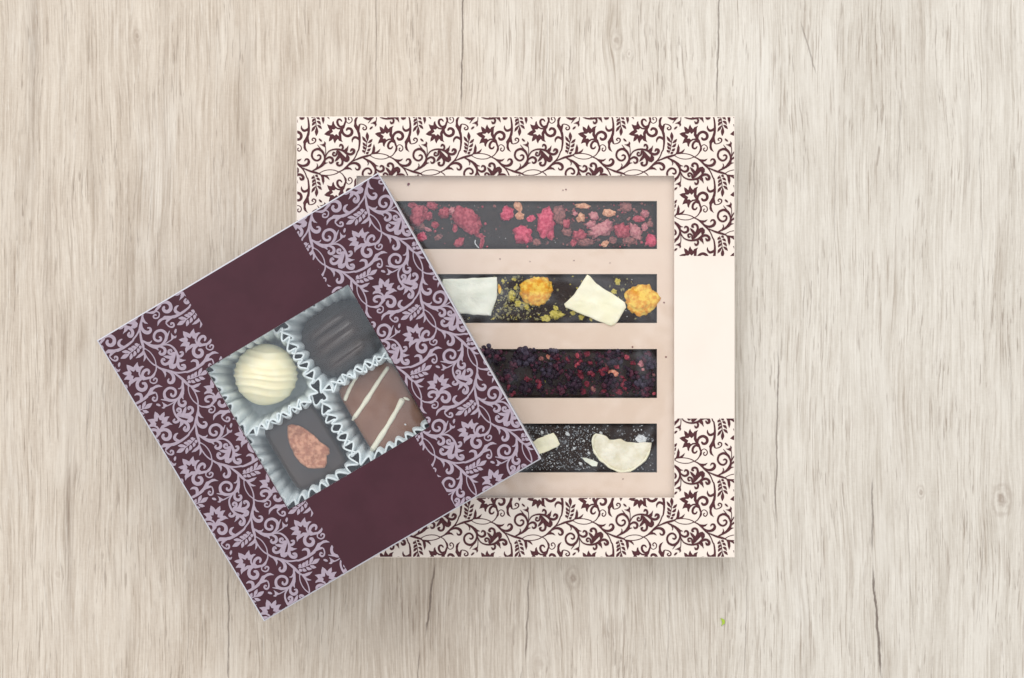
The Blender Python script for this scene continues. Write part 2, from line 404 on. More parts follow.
def fruit(n, a, b_, sc=.35, bump=.6): return mat(n, a, .6, b_, sc, (.38, .62), bump=bump, bscale=.5, bdist=1.5, sss=.1, sss_r=2, spec=.25)
M['rasp'] = fruit('raspberry_flesh', (0.29, 0.022, 0.048), (0.48, 0.095, 0.125))
M['rasp_hot'] = fruit('bright_raspberry_flesh', (0.47, 0.024, 0.082), (0.66, 0.11, 0.175))
M['rasp_pale'] = fruit('pale_raspberry_flesh', (0.38, 0.11, 0.14), (0.57, 0.24, 0.25))
M['rasp_tan'] = fruit('tan_raspberry_core', (0.52, 0.22, 0.13), (0.72, 0.40, 0.26))
M['rasp_mute'] = fruit('dusty_raspberry_crumb', (0.16, 0.06, 0.06), (0.34, 0.13, 0.12), .5)
M['gold'] = fruit('golden_berry_flesh', (0.72, 0.30, 0.015), (0.86, 0.58, 0.09), .22)
M['yell'] = fruit('yellow_fruit_powder', (0.46, 0.38, 0.06), (0.62, 0.52, 0.14), .5)
M['ochre_dust'] = fruit('ochre_powder', (0.20, 0.18, 0.09), (0.34, 0.31, 0.17), .8)
M['chip_w'] = mat('pale_dried_fruit', (0.74, 0.76, 0.66), .55, (0.82, 0.82, 0.72), .06, (.3, .7), bump=.35, bscale=.12, bdist=3, sss=.15, sss_r=4)
M['chip_c'] = mat('cream_dried_fruit', (0.84, 0.80, 0.58), .55, (0.87, 0.83, 0.66), .06, (.3, .7), bump=.3, bscale=.12, bdist=3, sss=.15, sss_r=4)
M['lemon'] = mat('dried_lemon', (0.70, 0.64, 0.48), .5, (0.82, 0.775, 0.65), .09, (.35, .65), bump=.6, bscale=.13, bdist=3, sss=.15, sss_r=4)
M['lemon_rim'] = mat('lemon_rind', (0.80, 0.765, 0.57), .5, (0.85, 0.815, 0.66), .15, bump=.3, bscale=.2)
M['sugar'] = mat('white_granules', (0.62, 0.64, 0.66), .5)
M['sugar_dk'] = mat('grey_granules', (0.20, 0.21, 0.23), .5)
M['bberry'] = fruit('blackberry_skin', (0.010, 0.004, 0.011), (0.030, 0.010, 0.026), .3, .4)
M['bberry_b'] = fruit('bloomed_blackberry_skin', (0.026, 0.016, 0.034), (0.065, 0.05, 0.08), .3, .4)
M['bberry_r'] = fruit('red_berry_bit', (0.11, 0.009, 0.022), (0.24, 0.028, 0.050), .4)
M['bberry_p'] = fruit('plum_berry_bit', (0.045, 0.007, 0.020), (0.095, 0.020, 0.042), .4)
M['salmon'] = fruit('salmon_berry_bit', (0.62, 0.20, 0.14), (0.76, 0.36, 0.24), .4)
M['leaf'] = mat('fresh_green', (0.34, 0.50, 0.03), .5)

# ------------------------------------------------------------------ table
mb = MB()
a, b_, th = 0.75, 0.55, 0.03
mb.add([(-a, -b_, 0), (a, -b_, 0), (a, b_, 0), (-a, b_, 0), (-a, -b_, -th), (a, -b_, -th), (a, b_, -th), (-a, b_, -th)],
       [(0, 1, 2, 3), (7, 6, 5, 4), (0, 4, 5, 1), (1, 5, 6, 2), (2, 6, 7, 3), (3, 7, 4, 0)])
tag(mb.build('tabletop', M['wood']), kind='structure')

# ------------------------------------------------------------------ frames with window
def frame_mesh(mb, outer, inner, z0, z1, m_top, m_side, bev=0.9):
    """flat card frame; outer/inner are image quads at z1; cut edges pale"""
    c = [sum(p[i] for p in outer) / 4 for i in (0, 1)]
    def inset(q, d):
        r = []
        for i in range(4):
            p, a_, n_ = q[i], q[i - 1], q[(i + 1) % 4]
            u = Vector((a_[0] - p[0], a_[1] - p[1])).normalized(); v = Vector((n_[0] - p[0], n_[1] - p[1])).normalized()
            r.append((p[0] + (u.x + v.x) * d, p[1] + (u.y + v.y) * d))
        return r
    ot = [W(x, y, z1) for x, y in inset(outer, bev)]
    om = [W(x, y, z1 - bev * .8) for x, y in outer]
    ob = [Vector((v.x, v.y, z0 * S)) for v in om]
    it = [W(x, y, z1) for x, y in inner]
    ib = [Vector((v.x, v.y, z0 * S)) for v in it]
    vs = ot + om + ob + it + ib
    for i in range(4):
        j = (i + 1) % 4
        mb.add([vs[k] for k in (i, 12 + i, 12 + j, j)], [(0, 1, 2, 3)], m_top)
        mb.add([vs[k] for k in (i, j, 4 + j, 4 + i)], [(0, 1, 2, 3)], m_side)
        mb.add([vs[k] for k in (4 + i, 4 + j, 8 + j, 8 + i)], [(0, 1, 2, 3)], m_side)
        mb.add([vs[k] for k in (8 + i, 8 + j, 16 + j, 16 + i)], [(0, 1, 2, 3)], m_side)
        mb.add([vs[k] for k in (12 + i, 16 + i, 16 + j, 12 + j)], [(0, 1, 2, 3)], m_side)

def rect(x0, y0, x1, y1): return [(x0, y0), (x1, y0), (x1, y1), (x0, y1)]   # image order

ELB = orn_polys(1.1, 0.16)
ELS = orn_polys(1.2, 0.30)

# ---------------- large box
BX0, BY0, BX1, BY1 = 296.5, 116.5, 734.8, 557.5
WX0, WY0, WX1, WY1 = 356.5, 175.8, 674.2, 497.6
big = empty('gift_box', W(515, 337, 0), 'large square cream box with brown scroll print and a window over four chocolate bars', 'gift box')
# body walls
mb = MB()
kL = (H - ZL) / H
def wall_ring(mb, q, t_, z0, z1, zref, mi=0):
    """four card walls standing inside image quad q (taken at zref)"""
    P = [W(x, y, zref) for x, y in q]
    c = sum(P, Vector()) / 4
    n = []
    for i in range(4):
        u = (P[i - 1] - P[i]).normalized(); v = (P[(i + 1) % 4] - P[i]).normalized()
        n.append(P[i] + (u + v) * t_ * S)
    def at(v, z): return Vector((v.x, v.y, z * S))
    for i in range(4):
        j = (i + 1) % 4
        vs = [at(P[i], z0), at(P[j], z0), at(P[j], z1), at(P[i], z1), at(n[i], z0), at(n[j], z0), at(n[j], z1), at(n[i], z1)]
        mb.add(vs, [(0, 1, 2, 3), (5, 4, 7, 6), (3, 2, 6, 7), (1, 0, 4, 5)], mi)
wall_ring(mb, rect(BX0 + .6, BY0 + .6, BX1 - .6, BY1 - .6), 2.0, 2.0, ZL - 2.2, ZL)
q = rect(BX0 + .6, BY0 + .6, BX1 - .6, BY1 - .6)
P = [W(x, y, ZL) for x, y in q]
mb.add([Vector((v.x, v.y, 0.5 * S)) for v in P] + [Vector((v.x, v.y, 2.0 * S)) for v in P],
       [(0, 1, 2, 3), (7, 6, 5, 4)] + [(i, i + 4, (i + 1) % 4 + 4, (i + 1) % 4) for i in range(4)])
mb.build('box_base', M['cream'], big)
# printed lid
mb = MB()
frame_mesh(mb, rect(BX0, BY0, BX1, BY1), rect(WX0, WY0, WX1, WY1), ZL - 2, ZL, 0, 0, bev=.6)
pl = lambda x, y, z: W(x, y, z)
e = .7
def bigrect(x0, x1, y0, y1):
    print_rect(mb, ELB, (x0, x1, y0, y1), pl, ZL + .05, 1)
bigrect(BX0 + e, BX1 - e, BY0 + e, WY0 - .3)
bigrect(WX1 + .3, BX1 - e, WY0 - .3, 256.0)
bigrect(BX0 + e, WX0 - .3, WY0 - .3, 256.0)
bigrect(WX1 + .3, BX1 - e, 418.5, WY1 + .3)
bigrect(BX0 + e, WX0 - .3, 418.5, WY1 + .3)
bigrect(BX0 + e, BX1 - e, WY1 + .3, BY1 - e)
mb.build('printed_lid', [M['cream'], M['brown_ink']], big)
# film
mb = MB()
f = rect(WX0 - 8, WY0 - 8, WX1 + 8, WY1 + 8)
mb.add([W(x, y, ZL - 2.6) for x, y in f], [(3, 2, 1, 0)])
mb.build('window_film', M['film'], big)
# tray with four slots
ZT = ZL - 6.5
ROWS = [(201.0, 249.0), (274.0, 323.0), (349.0, 398.0), (423.5, 472.5)]
SX0, SX1 = 373.5, 657.0
mb = MB()
tx0, tx1, ty0, ty1 = BX0 + 5, BX1 - 5, BY0 + 5, BY1 - 5
def strip(x0, y0, x1, y1):
    if y1 - y0 < .01: return
    mb.add([W(x, y, ZT) for x, y in rect(x0, y0, x1, y1)], [(3, 2, 1, 0)], 0)
ys = [ty0] + [v for r in ROWS for v in r] + [ty1]
for i in range(0, len(ys), 2): strip(tx0, ys[i], tx1, ys[i + 1])
for r in ROWS:
    strip(tx0, r[0], SX0, r[1]); strip(SX1, r[0], tx1, r[1])
    top = [W(x, y, ZT) for x, y in rect(SX0, r[0], SX1, r[1])]
    bot = [Vector((v.x, v.y, (ZT - 16) * S)) for v in top]
    for i in range(4):
        j = (i + 1) % 4
        mb.add([top[i], top[j], bot[j], bot[i]], [(0, 1, 2, 3)], 1)
mb.build('tray', [M['tray'], M['tray_side']], big)

# ------------------------------------------------------------------ fruit pieces
_ico = {}
def ico(n):
    if n not in _ico:
        import bmesh
        bm = bmesh.new(); bmesh.ops.create_icosphere(bm, subdivisions=n, radius=1.0)
        bm.verts.ensure_lookup_table()
        _ico[n] = ([v.co.copy() for v in bm.verts], [tuple(v.index for v in f.verts) for f in bm.faces]); bm.free()
    return _ico[n]

def blob(mb, px, py, zc, rx, ry, rz, rot=0.0, seed=0, amp=.28, freq=1.6, cells=0.0, cfreq=3.2, sub=3, mi=0, smooth=True):
    vs, fs = ico(sub)
    c = W(px, py, zc); k = (H - zc) / H
    ca, sa = math.cos(rot), math.sin(rot)
    o = Vector((seed * 7.13, seed * 3.7, seed * 1.9))
    out = []
    for v in vs:
        d = 1.0 + amp * noise.fractal(v * freq + o, .8, 2.1, 4)
        if cells:
            dd = noise.voronoi(v * cfreq + o)[0]
            d += cells * (0.45 - dd[0])
        x, y, z = v.x * d * rx, v.y * d * ry, v.z * d * rz
        out.append(c + Vector((x * ca - y * sa, x * sa + y * ca, z)) * (k * S))
    mb.add(out, fs, mi, smooth)

def slab(mb, pts, z0, th, seed=0, mi=0, bow=1.2, edge=1.2, smooth=True, sub=6):
    """irregular dried slice: image outline, domed a little, rounded rim, uneven surface"""
    cx = sum(p[0] for p in pts) / len(pts); cy = sum(p[1] for p in pts) / len(pts)
    P = [tuple(p) for p in pts]
    Q = []
    for i in range(len(P)):
        a_, b2 = P[i], P[(i + 1) % len(P)]
        for k in range(sub):
            t_ = k / sub; x = a_[0] + (b2[0] - a_[0]) * t_; y = a_[1] + (b2[1] - a_[1]) * t_
            nn = noise.noise(Vector((x * .13 + seed * 5, y * .13, seed))) * 1.0
            d = math.hypot(x - cx, y - cy) or 1
            Q.append((x + (x - cx) / d * nn, y + (y - cy) / d * nn))
    n = len(Q)
    rings = [(1.0, z0), (1.0, z0 + th - edge), (None, z0 + th)]
    vs = []; R = []
    def pt(fr, z, q):
        return W(cx + (q[0] - cx) * fr, cy + (q[1] - cy) * fr, z)
    fr_list = [(1.0, 0.0), (1.0, th - edge), (.985, th - edge * .4), (.95, th)] + [(f_, th) for f_ in (.85, .7, .55, .4, .25, .12)]
    for f_, hz in fr_list:
        for q_ in Q:
            x = cx + (q_[0] - cx) * f_; y = cy + (q_[1] - cy) * f_
            z = z0 + hz
            if hz > 0: z += bow * noise.noise(Vector((x * .09 + seed * 3.3, y * .09, 4.0 + seed))) * 1.3 + .5 * noise.noise(Vector((x * .3, y * .3, seed * 2.0)))
            vs.append(W(x, y, z))
    vs.append(W(cx, cy, z0 + th + bow * noise.noise(Vector((cx * .09 + seed * 3.3, cy * .09, 4.0 + seed))) * 1.3))
    fs = []
    for r in range(len(fr_list) - 1):
        for i in range(n):
            j = (i + 1) % n
            fs.append((r * n + i, r * n + j, (r + 1) * n + j, (r + 1) * n + i))
    last = (len(fr_list) - 1) * n
    for i in range(n): fs.append((last + i, last + (i + 1) % n, len(vs) - 1))
    ar = sum(Q[i - 1][0] * Q[i][1] - Q[i][0] * Q[i - 1][1] for i in range(n))
    if ar > 0: fs = [tuple(reversed(f_)) for f_ in fs]
    mb.add(vs, fs, mi, smooth)

ZC = ZT - 4.6     # top face of the bars
def bar(row, label):
    y0, y1 = ROWS[row]
    g = 'chocolate bars in the tray of the large box'
    t = empty('chocolate_bar', W((SX0 + SX1) / 2, (y0 + y1) / 2, ZC - 13), label, 'chocolate bar', g)
    # slightly uneven slab grid
    mb = MB(); nx, ny = 72, 12
    vs = []
    for j in range(ny + 1):
        for i in range(nx + 1):
            x = SX0 + 1.0 + (SX1 - SX0 - 2.0) * i / nx; y = y0 + 1.0 + (y1 - y0 - 2.0) * j / ny
            ed = min(i, nx - i, j * 2, (ny - j) * 2)
            z = ZC + .7 * noise.noise(Vector((x * .05, y * .05, row * 3.0))) - (1.6 if ed == 0 else (.3 if ed == 1 else 0))
            vs.append(W(x, y, z))
    fs = []
    for j in range(ny):
        for i in range(nx):
            p = j * (nx + 1) + i; fs.append((p, p + nx + 1, p + nx + 2, p + 1))
    mb.add(vs, fs, 0, True)
    edge = [i for i in range(nx + 1)] + [(j + 1) * (nx + 1) - 1 for j in range(1, ny + 1)] + [ny * (nx + 1) + i for i in range(nx - 1, -1, -1)] + [j * (nx + 1) for j in range(ny - 1, 0, -1)]
    top = [vs[i] for i in edge]; bot = [Vector((v.x, v.y, (ZC - 13) * S)) for v in top]; n = len(top)
    mb.add(top + bot, [(i, (i + 1) % n, n + (i + 1) % n, n + i) for i in range(n)], 0)
    mb.build('bar', M['dark_choc'], t)
    return t

def piece(t, name, m, x, y, rx, ry, rot=0, cells=0.0, h=None, seed=None, amp=.3, sub=3, lift=0.0, cfreq=3.2):
    mb = MB(); r = min(rx, ry); h = h or max(1.2, r * .55)
    blob(mb, x, y, ZC + h * .55 + lift, rx, ry, h, math.radians(-rot), seed if seed is not None else random.randint(0, 9999), amp, 2.1, cells, cfreq, sub, 0, r > 3.6)
    return mb.build(name, M[m], t)

def crumbs(t, name, m, n, x0, x1, y0, y1, r0, r1, dens=None):
    mb = MB(); k = 0; tries = 0
    while k < n and tries < n * 30:
        tries += 1
        x = random.uniform(x0, x1); y = random.uniform(y0, y1)
        if dens and random.random() > dens(x, y): continue
        r = r0 + (r1 - r0) * random.random() ** 2
        blob(mb, x, y, ZC + r * .4 + .3, r * random.uniform(.7, 1.3), r * random.uniform(.7, 1.3), r * .7, random.uniform(0, 3), k, .4, 1.5, sub=1, smooth=False)
        k += 1
    o = mb.build(name, M[m], t); tag(o, kind='stuff'); return o

# row 1: raspberries
t = bar(0, 'dark chocolate bar sprinkled with pink raspberry pieces, topmost in the cream tray')
RASP = [(417,217,8,10,20,'rasp'),(413.5,205.5,5,3,20,'rasp'),(423,209.5,5,3.5,30,'rasp'),(428.5,216,4,4,0,'rasp'),(432,205.5,6,4,25,'rasp'),(427,229,5,1.6,25,'rasp_pale'),
 (435,225,3.5,3.5,0,'rasp'),(422,237,4.5,4.5,0,'rasp_hot'),(420,226,5,4,30,'rasp_mute'),(438.5,237,4,2.5,-30,'rasp_mute'),(444.4,212.8,5.5,5,0,'rasp'),(452.5,211.5,4,4,0,'rasp_pale'),
 (455,228,2.4,4,0,'rasp'),(459,242.5,5,3.8,-50,'rasp'),(479.4,235.5,5,2,15,'rasp'),(482,242.5,1.9,6,10,'rasp'),(507,214,6,7.5,15,'rasp_hot'),
 (517.6,206,3.5,5,-25,'rasp_tan'),(519.5,216,4.5,3.5,0,'rasp_tan'),(531,218.5,4.2,3,-25,'rasp_hot'),(523,234.5,9.5,9,30,'rasp_hot'),(546,223,9,14.5,5,'rasp_hot'),(559,214.7,6.5,8,0,'rasp_mute'),
 (583.3,205.8,7,2.6,5,'rasp_tan'),(581,217.7,4,4,-40,'rasp_tan'),(566.6,223.5,4,4.5,0,'rasp'),(579.5,235,7,5,0,'rasp'),(594,216,4,5,-40,'rasp_pale'),(591,224.5,5,4,0,'rasp_pale'),(602,229.5,13,6.5,-20,'rasp_pale'),
 (609,213,6.5,3.6,5,'rasp_tan'),(626,207,6,5,0,'rasp_mute'),(622,231,8,7,0,'rasp'),(635.5,232,5.5,8.5,-30,'rasp_pale'),(644.6,214,4,4,0,'rasp_pale'),(639,219,6,3,0,'rasp'),(644.6,227,3,4,0,'rasp_pale'),
 (651.4,240.5,5.5,6,0,'rasp_hot'),(585.6,242,8,4,0,'rasp_mute'),(605,244,4,2.6,-30,'rasp_tan'),(573.5,243,3,3.6,0,'rasp'),(537,242,4,3,0,'rasp_mute'),(629.5,240.5,7,4,0,'rasp_mute'),(593,233,5,4,0,'rasp_mute'),
 (567,232,5,4,10,'rasp_mute'),(575,213.5,2.4,2.4,0,'rasp_pale'),(551,237,3,3,0,'rasp'),(613,240,4,3,0,'rasp_mute'),(650,224,3,3,0,'rasp_mute'),(399+12,229,3,3,0,'rasp_mute')]
for x, y, rx, ry, rot, m in RASP:
    big_ = min(rx, ry) > 5.5
    piece(t, 'raspberry_piece', m, x, y, rx, ry, rot, cells=.5 if big_ else .25, amp=.5, cfreq=4.5 if big_ else 2.5, h=3.4 if big_ else None)
piece(t, 'raspberry_half', 'rasp', 467.5, 220.5, 16.5, 10.5, 42, cells=.38, amp=.18, h=4.2, sub=4, cfreq=6.5)
crumbs(t, 'raspberry_crumbs', 'rasp_mute', 210, SX0 + 4, SX1 - 4, 203, 247, .4, 1.7, lambda x, y: .16 + .84 * (560 < x < 655) if not 480 < x < 505 else .06)
crumbs(t, 'pink_crumbs', 'rasp', 130, SX0 + 4, SX1 - 4, 203, 247, .4, 1.5, lambda x, y: .2 + .8 * (560 < x < 655))
crumbs(t, 'pale_specks', 'sugar', 26, 400, SX1 - 4, 204, 246, .25, .6)
mb = MB()
pts = cr([W(475.5, 240, ZC + 1), W(475, 243, ZC + 1.6), W(477, 246, ZC + 1.4), W(479, 248, ZC + 1)], 6)
for i in range(len(pts) - 1):
    d = (Vector(pts[i + 1]) - Vector(pts[i])).normalized(); n_ = Vector((-d.y, d.x, 0)) * .5 * S; u = Vector((0, 0, .5 * S))
    A, B2 = Vector(pts[i]), Vector(pts[i + 1])
    mb.add([A - n_, A + u, A + n_, B2 - n_, B2 + u, B2 + n_], [(0, 1, 4, 3), (1, 2, 5, 4)], 0, True)
mb.build('fibre', M['sugar'], t)

# row 2: golden berries and pale dried fruit
t = bar(1, 'dark chocolate bar with two golden berries and two pale rectangular fruit pieces')
def chip(t, name, m, pts, th, seed, z=None):
    mb = MB(); slab(mb, pts, (ZC if z is None else z), th, seed); return mb.build(name, M[m], t)
chip(t, 'dried_fruit_slice', 'chip_w', [(443,279),(460,278.5),(478,278),(497.3,276.8),(497,296),(491,315.8),(470,314.5),(447,313),(437,297)], 5.0, 3)
chip(t, 'dried_fruit_slice', 'chip_c', [(587.2,274.5),(590,276),(596.4,283.5),(611,293),(625,302.3),(626,307.5),(620,317),(614.5,325.5),(611.5,326.5),(588,317),(565.5,307.5),(564.3,304),(570,298.5),(577,290)], 6.6, 8)
def berry(t, x, y, rx, ry, seed, bump_=None):
    mb = MB()
    blob(mb, x, y, ZC + 3.2, rx, ry, 4.9, .3, seed, .18, 2.0, .24, 3.6, 4)
    if bump_: blob(mb, bump_[0], bump_[1], ZC + 3.6, bump_[2], bump_[3], 3.8, 0, seed + 3, .2, 2.0, .16, 3.4, 3)
    return mb.build('golden_berry', M['gold'], t)
berry(t, 536, 291, 16, 14.5, 21)
berry(t, 641, 299.5, 15.5, 15.5, 34, (652, 299.5, 8, 8.5))
for x, y, rx, ry in [(555.7,314.5,4,6),(546,318.5,3.5,3),(573,313,2.6,2),(581,317,2.4,2.2),(555.5,308,2.5,2),(614,291.4,2.2,2.4),(617.5,281.5,3,2.6),(525,285,2.2,1.6),(514,279,2,1.6),(518,303,4,3),(512,296,5,4),(526,306,4,2.4),(591,319.5,1.8,1.3),(503,281,2,1.4),(516,288,2,2.2)]:
    piece(t, 'yellow_crumb', 'yell', x, y, rx, ry, random.uniform(0, 90), amp=.75, cells=.3, h=1.1)
piece(t, 'orange_sliver', 'gold', 499.5, 289, 1.6, 5, -10)
dn = lambda x, y: max(0, 1 - abs(x - 512) / 34) * (.35 + .65 * (y > 288)) + .06
crumbs(t, 'yellow_dust', 'ochre_dust', 420, 440, SX1 - 4, 276, 320, .35, 1.7, dn)
crumbs(t, 'bright_yellow_dust', 'yell', 130, 440, SX1 - 4, 276, 320, .3, 1.2, dn)
crumbs(t, 'pale_specks', 'sugar', 50, 440, SX1 - 4, 277, 320, .25, .6)

# row 3: blackberries
t = bar(2, 'dark chocolate bar crowded with blackberries and red berry bits, third row of the tray')
def cluster(x, y, R, n, r, mats_, seed, name='blackberry'):
    rnd = random.Random(seed)
    mb = MB()
    for k in range(n):
        if k == 0: a_, d = 0, 0
        else: a_ = k * 2.399 + rnd.uniform(-.3, .3); d = R * math.sqrt(k / n) * rnd.uniform(.8, 1.1)
        z = ZC + 2.2 + 5.0 * max(0, 1 - (d / R) ** 2) * min(1, R / 8)
        rr = r * rnd.uniform(.75, 1.15)
        blob(mb, x + math.cos(a_) * d, y + math.sin(a_) * d, z, rr, rr, rr * .85, 0, k + seed, .1, 1.5, sub=2, mi=rnd.choice(range(len(mats_))))
    return mb.build(name, [M[m] for m in mats_], t)
cluster(526, 356.5, 11, 19, 3.5, ['bberry', 'bberry_b', 'bberry'], 1)
cluster(487, 353, 8, 13, 3.2, ['bberry', 'bberry_p', 'bberry_b'], 2)
cluster(497, 356, 7, 10, 3.0, ['bberry', 'bberry_p'], 12)
cluster(549, 374, 9, 16, 2.8, ['bberry', 'bberry_b', 'bberry', 'bberry'], 3)
cluster(613.5, 357, 9, 17, 2.9, ['bberry', 'bberry_b', 'bberry_p'], 4)
cluster(508.7, 376, 7, 10, 3.0, ['bberry', 'bberry_p', 'bberry_p'], 5)
cluster(553, 354, 6, 9, 2.6, ['bberry', 'bberry_b', 'bberry_p'], 6)
cluster(526, 388, 6, 8, 3.2, ['bberry', 'bberry_p'], 7)
cluster(610, 383, 8, 12, 3.0, ['bberry', 'bberry', 'bberry_p'], 8)
cluster(650, 364, 6, 9, 2.6, ['bberry', 'bberry_b'], 9)
cluster(574, 384, 8, 12, 3.0, ['bberry', 'bberry'], 10)
cluster(640, 383, 7, 11, 2.4, ['bberry', 'bberry_p', 'bberry_b'], 13)
cluster(470, 372, 9, 14, 3.2, ['bberry', 'bberry_p'], 14)
for k, (x, y) in enumerate([(540, 385), (560, 368), (536, 366), (591, 372), (600, 359), (632, 374), (626, 386), (562, 389), (650, 382), (512, 390), (515, 364), (645, 392), (582, 367), (570, 375), (646, 357), (604, 372)]):
    cluster(x, y, 5.5, 8, 2.4, ['bberry', 'bberry_p'] if k % 3 else ['bberry', 'bberry', 'bberry_r'], 40 + k, 'blackberry_chunk')
for x, y, rx, ry, m in [(549.5,356.5,3.2,2.8,'salmon'),(557,358,3.2,2.8,'bberry_r'),(568,359,2.4,3,'bberry_r'),(578.5,364.7,4,2.8,'rasp'),(577.4,355.7,1.8,3,'rasp'),(587,354,3,2.6,'bberry_r'),(590,362.5,2.4,2.2,'bberry_r'),
   (580.7,376,2.8,4,'bberry_r'),(587,384,2.6,3,'bberry_r'),(583,391.5,3.2,3,'bberry_r'),(593,389,2.2,3,'rasp_mute'),(603.7,391,3,2,'bberry_r'),(613.3,373.2,5.5,3.3,'salmon'),(616.7,366.4,2.6,2.2,'rasp'),(626.8,357.4,3,2.4,'rasp'),
   (632.4,363,2.6,1.8,'bberry_r'),(640.8,363.6,2.8,3.6,'rasp_pale'),(648,353,2,2.2,'bberry_r'),(619,391.7,4,3,'bberry_r'),(527,379.5,3,2.4,'bberry_r'),(544,381.8,1.6,1.8,'yell'),(622,377,3.2,1.4,'bberry_r'),(643,369.5,1.6,1.6,'rasp_pale'),(653.5,375,1.8,1.6,'rasp_mute'),(545,349.8,3,2.4,'bberry_p'),(541,358.5,2.6,2.2,'rasp_mute'),(654,396-2.5,1.8,1.6,'rasp'),(597,353,2,1.6,'bberry_p'),(607,365,2,2,'rasp_mute')]:
    piece(t, 'berry_bit', m, x, y, rx, ry, random.uniform(-40, 40), amp=.35, cells=.2)
crumbs(t, 'dark_berry_crumbs', 'bberry_p', 420, 455, SX1 - 3, 351, 396, .5, 2.0)
crumbs(t, 'red_berry_crumbs', 'bberry_r', 120, 455, SX1 - 3, 351, 396, .4, 1.2, lambda x, y: .3 + .7 * (x > 565))
crumbs(t, 'black_berry_crumbs', 'bberry', 240, 455, SX1 - 3, 351, 396, .8, 2.4)

# row 4: lemon
t = bar(3, 'dark chocolate bar dusted with white granules and topped with half a lemon slice')
L = [(165,240),(182,200),(205,183),(260,188),(305,205),(330,238),(390,240),(450,235),(520,258),(600,272),(690,265),(745,270),(742,330),(730,370),(700,430),(660,470),(610,510),(565,540),(520,555),(440,560),(385,540),(330,512),(280,470),(230,430),(195,380),(170,330)]
L = [(575 + x / 9.752, 415 + y / 9.752) for x, y in L]
lem = chip(t, 'lemon_slice', 'lemon', L, 4.2, 5)
# rind as a raised tube along the round side
mb = MB()
arc = [L[i] for i in (2, 1, 0, 25, 24, 23, 22, 21, 20, 19, 18, 17, 16, 15, 14, 13, 12)]
lc = (618, 445)
arc = [(lc[0] + (x - lc[0]) * .965, lc[1] + (y - lc[1]) * .965) for x, y in arc]
C3 = cr([(x, y) for x, y in arc], 4)
rings = []
for i, (x, y) in enumerate(C3):
    a_ = C3[max(i - 1, 0)]; b2 = C3[min(i + 1, len(C3) - 1)]
    dx, dy = b2[0] - a_[0], b2[1] - a_[1]; d = math.hypot(dx, dy)
    r = 1.5 * (.75 + .5 * noise.noise(Vector((i * .3, 1, 2))))
    rings.append([W(x - dy / d * r * math.cos(q_), y + dx / d * r * math.cos(q_), ZC + 4.4 + .9 * r * math.sin(q_)) for q_ in [k * math.pi / 4 for k in range(8)]])
for i in range(len(rings) - 1):
    mb.add(rings[i] + rings[i + 1], [(k, (k + 1) % 8, 8 + (k + 1) % 8, 8 + k) for k in range(8)], 0, True)
mb.build('rind', M['lemon_rim'], lem)
chip(t, 'white_chunk', 'chip_c', [(530,444),(538,438.4),(546,434.5),(553.5,432.6),(557,437),(560.5,444),(557,447),(544,452.6),(534,456)], 5.4, 11)
chip(t, 'white_sliver', 'chip_w', [(581.7,457.5),(586,458),(592,459.5),(598,462.5),(597,466.3),(592,466),(585,461.5)], 3.0, 12)
piece(t, 'white_crumb', 'sugar', 641.5, 438.5, 4.6, 3.2, 20, amp=.7, h=2.6)
for x, y, r in [(567.5,434,2.2),(574,448.5,1.6),(589,453,1.5),(580.5,463.5,1.8),(601,433,1.8),(542,432.5,1.8),(584,441,1.2),(567,446,1.0)]:
    piece(t, 'white_crumb', 'sugar', x, y, r * .95, r * .7, random.uniform(0, 90), amp=.6)
dens4 = lambda x, y: (.95 if x < 590 else .35) if y < 470 else .3
crumbs(t, 'white_granules', 'sugar', 620, 480, SX1 - 3, 425.5, 470.5, .22, .75, dens4)
crumbs(t, 'grey_granules', 'sugar_dk', 1100, 480, SX1 - 3, 425.5, 470.5, .3, 1.0, dens4)

# crumbs fallen on the tray card
for x, y, r in [(408.5,184.2,1.5),(566,189.5,.9),(563,190.2,.7),(574,260.5,.7),(500,259,.8),(632.5,348-1,1.0),(666,357,1.0),(664,302.5,.9),(530,261.5,.6),(623,479,.7),(610,263,.6)]:
    mb = MB(); r *= .8; blob(mb, x, y, ZT + r * .5, r * 1.2, r, r * .6, random.uniform(0, 3), int(x), .4, 1.5, sub=2)
    tag(mb.build('crumb', M['rasp_mute'] if r < 1.1 else M['bberry_r'], None, W(x, y, ZT)),
        'tiny brown crumb lying on the beige tray card between the bars' if r < 1.1 else 'reddish crumb on the beige tray card above the raspberry bar', 'crumb', 'stray crumbs on the tray card' if r < 1.1 else None)

# ------------------------------------------------------------------ small box
QL, QT, QR, QB = (96.8, 340.5), (378.3, 172.5), (541.3, 458.8), (264.0, 621.5)
def Q(u, v):
    x = QL[0] * (1 - u) * (1 - v) + QT[0] * u * (1 - v) + QR[0] * u * v + QB[0] * (1 - u) * v
    y = QL[1] * (1 - u) * (1 - v) + QT[1] * u * (1 - v) + QR[1] * u * v + QB[1] * (1 - u) * v
    return (x, y)
def invQ(x, y):
    u = v = .5
    for _ in range(20):
        q_ = Q(u, v); ex, ey = x - q_[0], y - q_[1]
        h_ = 1e-4; a_ = Q(u + h_, v); b2 = Q(u, v + h_)
        j = ((a_[0] - q_[0]) / h_, (b2[0] - q_[0]) / h_, (a_[1] - q_[1]) / h_, (b2[1] - q_[1]) / h_)
        dt = j[0] * j[3] - j[1] * j[2]
        u += (ex * j[3] - ey * j[1]) / dt; v += (ey * j[0] - ex * j[2]) / dt
    return u, v
WU0, WU1, WV0, WV1 = .2425, .7495, .2455, .7435
Z0 = ZL + 0.9
small = empty('gift_box', W(320, 397, Z0), 'small square plum box with lilac scroll print, tilted across the large cream box', 'gift box')
